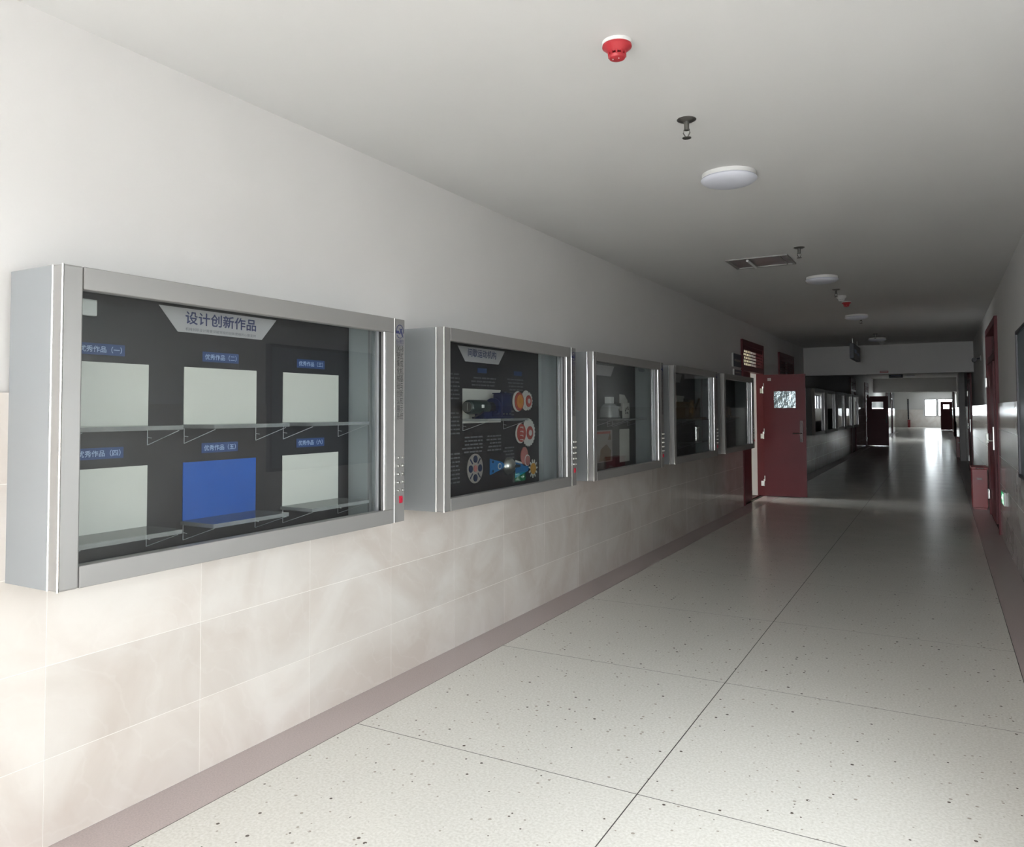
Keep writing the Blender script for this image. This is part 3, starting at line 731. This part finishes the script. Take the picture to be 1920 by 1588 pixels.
for i, R in ((2, FARC[2]), (4, FARC[4])):
    g = place('block_model', ('dark block model in the middle cabinet of the far row' if i == 2 else 'dark block model in the cabinet beside the far closed door'), 'model', R.location.y+.8, .4002, .155)
    MB().box(-.06, .06, -.14, .14, 0, .02).build('base_plate', M['black'], g)
    MB().box(-.04, .04, -.08, .02, .02, .16).rev([(.05, 0), (.05, .03)], (.04, .07, .09), 'x', 18).build('block', M['gearblue'], g, bevel=.004)

# ------------------------------------------------------------------ ceiling fittings
def lamp(y, label):
    r = tag(empty('ceiling_lamp', (1.665, y, ZC)), label, 'lamp', 'round ceiling lamps along the corridor')
    cpart('lamp_base', lambda: MB().rev([(.155, -.028), (.16, -.02), (.16, -.0)], (0, 0, 0), 'z', 48), M['white'], r, smooth=True)
    cpart('lamp_shade', lambda: MB().rev([(.01, -.075), (.06, -.073), (.11, -.066), (.145, -.055), (.163, -.042), (.167, -.034), (.163, -.027)], (0, 0, 0), 'z', 48), M['lampwhite'], r, smooth=True)
for y, l in ((4.68, 'round white ceiling lamp above the gear picture cabinet'), (8.85, 'round white ceiling lamp past the rectangular ceiling panel'), (12.72, 'round white ceiling lamp outside the open red door'), (17.05, 'round white ceiling lamp beside the long hanging sign'),
             (24, 'round white ceiling lamp past the first ceiling beam'), (29.5, 'round white ceiling lamp past the pilaster'), (36, 'round white ceiling lamp nearest the second ceiling beam')): lamp(y, l)
def sprinkler(y, label, x=1.695):
    r = tag(empty('fire_sprinkler', (x, y, ZC)), label, 'sprinkler', 'fire sprinklers along the corridor ceiling'); r.scale = (1.15, 1.15, 1)
    cpart('escutcheon', lambda: MB().rev([(.018, -.012), (.03, -.01), (.041, -.003), (.041, 0)], (0, 0, 0), 'z', 24), M['sprink'], r, smooth=True)
    cpart('pipe', lambda: MB().rev([(.011, -.055), (.011, -.01)], (0, 0, 0), 'z', 12), M['sprink'], r, smooth=True)
    cpart('yoke', lambda: MB().tube([(.011, 0, -.05), (.014, 0, -.068), (.004, 0, -.088)], .0028, 6).tube([(-.011, 0, -.05), (-.014, 0, -.068), (-.004, 0, -.088)], .0028, 6), M['sprink'], r)
    cpart('deflector', lambda: MB().rev([(.019, -.094), (.019, -.091), (.006, -.086)], (0, 0, 0), 'z', 16), M['sprink'], r)
for y, l in ((3.69, 'steel fire sprinkler between the red detector and the lamp before it'), (7.13, 'steel fire sprinkler beside the rectangular ceiling panel'), (9.85, 'steel fire sprinkler just before the white smoke detector'), (13.1, 'steel fire sprinkler by the lamp outside the open red door'), (16.05, 'steel fire sprinkler near the hanging sign')): sprinkler(y, l)
def detector(y, label, red=True):
    r = tag(empty('smoke_detector', (1.69, y, ZC)), label, 'detector', 'ceiling smoke detectors')
    cpart('detector_base', lambda: MB().rev([(.055, -.014), (.058, -.01), (.058, 0)], (0, 0, 0), 'z', 32), M['white'], r, smooth=True)
    b = link('detector_body' if red else 'detector_body', cached('det%d' % red, lambda: MB().rev([(.032, -.046), (.045, -.032), (.057, -.022), (.057, -.014)], (0, 0, 0), 'z', 32), M['detred'] if red else M['white']), r, smooth=True)
    def ribs():
        m = MB()
        for k in range(10):
            a = 2*PI*k/10; c_, s_ = math.cos(a), math.sin(a)
            m.prism([(c_*.03-s_*.003, s_*.03+c_*.003), (c_*.036-s_*.003, s_*.036+c_*.003), (c_*.036+s_*.003, s_*.036-c_*.003), (c_*.03+s_*.003, s_*.03-c_*.003)], -.058, -.04, 'z')
        return m
    link('vent_rib', cached('rib%d' % red, ribs, M['detred'] if red else M['white']), r)
    cap = link('sensor_cap', cached('cap%d' % red, lambda: MB().rev([(.018, -.07), (.03, -.066), (.034, -.058), (.034, -.055)], (0, 0, 0), 'z', 28), M['detred'] if red else M['white']), r, smooth=True)
    for dx in (-.012, .012): cpart('indicator', lambda: MB().rev([(.002, -.0725), (.002, -.069)], (0, 0, 0), 'z', 8), M['white'], cap, loc=(dx, -.012, 0))
detector(2.77, 'red smoke detector on a white base over the near cabinets')
detector(11.05, 'red smoke detector farther along, past the white detector')
detector(10.45, 'white smoke detector on the ceiling before the farther red one', False)
detector(17.95, 'white smoke detector just before the first ceiling beam', False)

r = tag(empty('ceiling_panel', (.985, 7.36, ZC)), 'rectangular silver light panel set in the ceiling by a sprinkler', 'light panel')
pw, pl = .57, .51
MB().box(0, pw, 0, .028, -.014, 0).box(0, pw, pl-.028, pl, -.014, 0).box(0, .028, .028, pl-.028, -.014, 0).box(pw-.028, pw, .028, pl-.028, -.014, 0).box(pw-.085, pw-.07, .028, pl-.028, -.013, 0).build('panel_frame', M['alu'], r, bevel=.002)
MB().box(.028, pw-.028, .028, pl-.028, -.006, 0).build('reflector', mat('mirror_reflector', (.4, .4, .41), .32, metal=.8), r)
MB().rev([(.012, .05), (.012, .46)], (.2, 0, -.02), 'y', 14).build('lamp_tube', M['white'], r, smooth=True)

r = tag(empty('hanging_sign', (1.23, 16.6, ZC)), 'long dark blue sign hung lengthwise below the ceiling before the beam', 'sign')
o = MB().box(-.04, .04, 0, 1.35, -.42, -.115).build('sign_box', M['signblue'], r, bevel=.006)
MB().box(.04, .042, .12, .6, -.3, -.22).box(.04, .042, .72, 1.2, -.32, -.26).build('sign_print', M['signtext'], o)
for yy in (.2, 1.15): MB().rev([(.008, -.12), (.008, 0)], (0, yy, 0), 'z', 10).build('hanger_rod', M['steel'], r)
r = tag(empty('hanging_sign', (1.26, 33, ZC)), 'dark blue sign facing down the corridor between the two beams', 'sign')
o = MB().box(-.24, .24, -.03, .03, -.225, -.05).build('sign_box', M['signblue'], r, bevel=.004)
MB().box(-.18, .18, -.032, -.03, -.15, -.12).build('sign_print', M['signtext'], o)
for xx in (-.18, .18): MB().rev([(.008, -.06), (.008, 0)], (xx, 0, 0), 'z', 10).build('hanger_rod', M['steel'], r)
r = tag(empty('beam_plate', (1.67, 18.888, 2.33)), 'small dark red plate on the lower edge of the first beam', 'sign')
MB().box(-.085, .085, -.008, 0, 0, .045).build('plate', M['redbox'], r, bevel=.002)
MB().box(-.07, .07, -.009, -.008, .015, .03).build('plate_print', M['sticker'], r)

# ------------------------------------------------------------------ wall fittings
def plaque(y0, y1, z0, z1, label):
    r = tag(empty('door_plaque', (-TT, y0, z0)), label, 'sign', 'dark plaques beside the open red door')
    MB().box(0, .02, 0, y1-y0, 0, z1-z0).build('plate', M['signblue'], r)
    MB().box(0, .024, -.012, 0, -.006, z1-z0+.006).box(0, .024, 0, y1-y0, z1-z0, z1-z0+.006).box(0, .024, 0, y1-y0, -.006, 0).build('plaque_edge', M['steel'], r)
    MB().box(.02, .0215, .08, y1-y0-.06, (z1-z0)*.42, (z1-z0)*.58).build('plaque_print', M['tan'], r)
plaque(11.86, 12.4, 2.19, 2.39, 'larger dark plaque beside the grille of the open red door')
plaque(11.91, 12.4, 2.06, 2.145, 'smaller dark plaque under the larger one by the open red door')

def extinguisher_box(x, y, rz, label):
    r = tag(empty('extinguisher_box', (x, y, 0), rz), label, 'fire box', 'red fire extinguisher boxes')
    cpart('box_body', lambda: MB().box(-.1, .1, 0, .5, .03, .61), M['redbox'], r, .006)
    lid = cpart('box_lid', lambda: MB().box(-.11, .11, -.01, .51, .61, .64), M['redbox'], r, .006)
    cpart('lid_handle', lambda: MB().tube([(-.05, -.01, .622), (-.05, -.03, .622), (.05, -.03, .622), (.05, -.01, .622)], .006), M['steel'], lid)
    cpart('foot', lambda: MB().box(-.09, .09, .02, .06, 0, .03), M['redbox'], r)
    cpart('foot', None, None, r, loc=(0, .42, 0))
    cpart('box_print', lambda: MB().box(-.04, .03, -.003, 0, .45, .48), M['sticker'], r)
extinguisher_box(W-.115, 13.6, 0, 'red fire extinguisher box against the right wall before the beam')
extinguisher_box(W-.115, 28.0, 0, 'red fire extinguisher box against the right wall past the pilaster')
extinguisher_box(.36, YE-.53, 0, 'red fire extinguisher box under the pipe on the far end wall')
r = tag(empty('drain_pipe', (.31, YE-.06, .66)), 'dark upright pipe above the red box on the far end wall', 'pipe')
MB().rev([(.05, 0), (.05, 1.73)], (0, 0, 0), 'z', 14).build('pipe', M['frame'], r, smooth=True)
for zz in (.3, 1.3): MB().box(-.06, .06, -.02, .06, zz, zz+.04).build('pipe_clip', M['frame'], r)

r = tag(empty('exit_sign', (W, 10.02, .45)), 'small lit green exit sign low on the tiled right wall', 'sign')
MB().box(-.022, 0, 0, .36, 0, .15).build('housing', M['white'], r, bevel=.004)
MB().box(-.0235, -.0215, .012, .348, .012, .138).build('lit_face', M['exitgreen'], r)
pm = MB()
pm.box(-.0245, -.0236, .045, .052, .012, .125).box(-.0245, -.0236, .045, .15, .118, .125).box(-.0245, -.0236, .143, .15, .012, .125)
pm.prism([(.09, .1), (.1, .11), (.11, .1), (.1, .09)], -.0245, -.0236).prism([(.085, .085), (.112, .088), (.108, .055), (.13, .03), (.122, .024), (.096, .045), (.078, .022), (.07, .028), (.09, .056)], -.0245, -.0236)
pm.box(-.0245, -.0236, .2, .28, .064, .078).prism([(.265, .1), (.31, .071), (.265, .042), (.272, .071)], -.0245, -.0236)
pm.build('pictogram', M['exitwhite'], r)

r = tag(empty('notice_board', (W+TT, 5.25, .98)), 'dark blue grey notice board on the right wall before the exit sign', 'notice board')
MB().box(-.05, 0, 0, 2.4, 0, 1.16).build('board_face', M['board'], r)
MB().box(-.062, 0, -.03, 0, -.03, 1.19).box(-.062, 0, 2.4, 2.43, -.03, 1.19).box(-.062, 0, 0, 2.4, 1.16, 1.19).box(-.062, 0, 0, 2.4, -.03, 0).build('board_frame', M['frame'], r, bevel=.003)
r = tag(empty('security_camera', (W+TT, 15.5, 2.4)), 'small dark security camera high on the right wall', 'camera')
MB().rev([(.04, -.012), (.04, 0)], (0, 0, 0), 'x', 18).build('wall_plate', M['white'], r)
MB().tube([(-.01, 0, 0), (-.09, -.02, -.01)], .012).build('camera_arm', M['frame'], r)
MB().rev([(.035, -.14), (.04, -.13), (.04, .05), (.03, .06)], (-.1, 0, -.03), 'y', 18).build('camera_body', M['frame'], r, smooth=True)
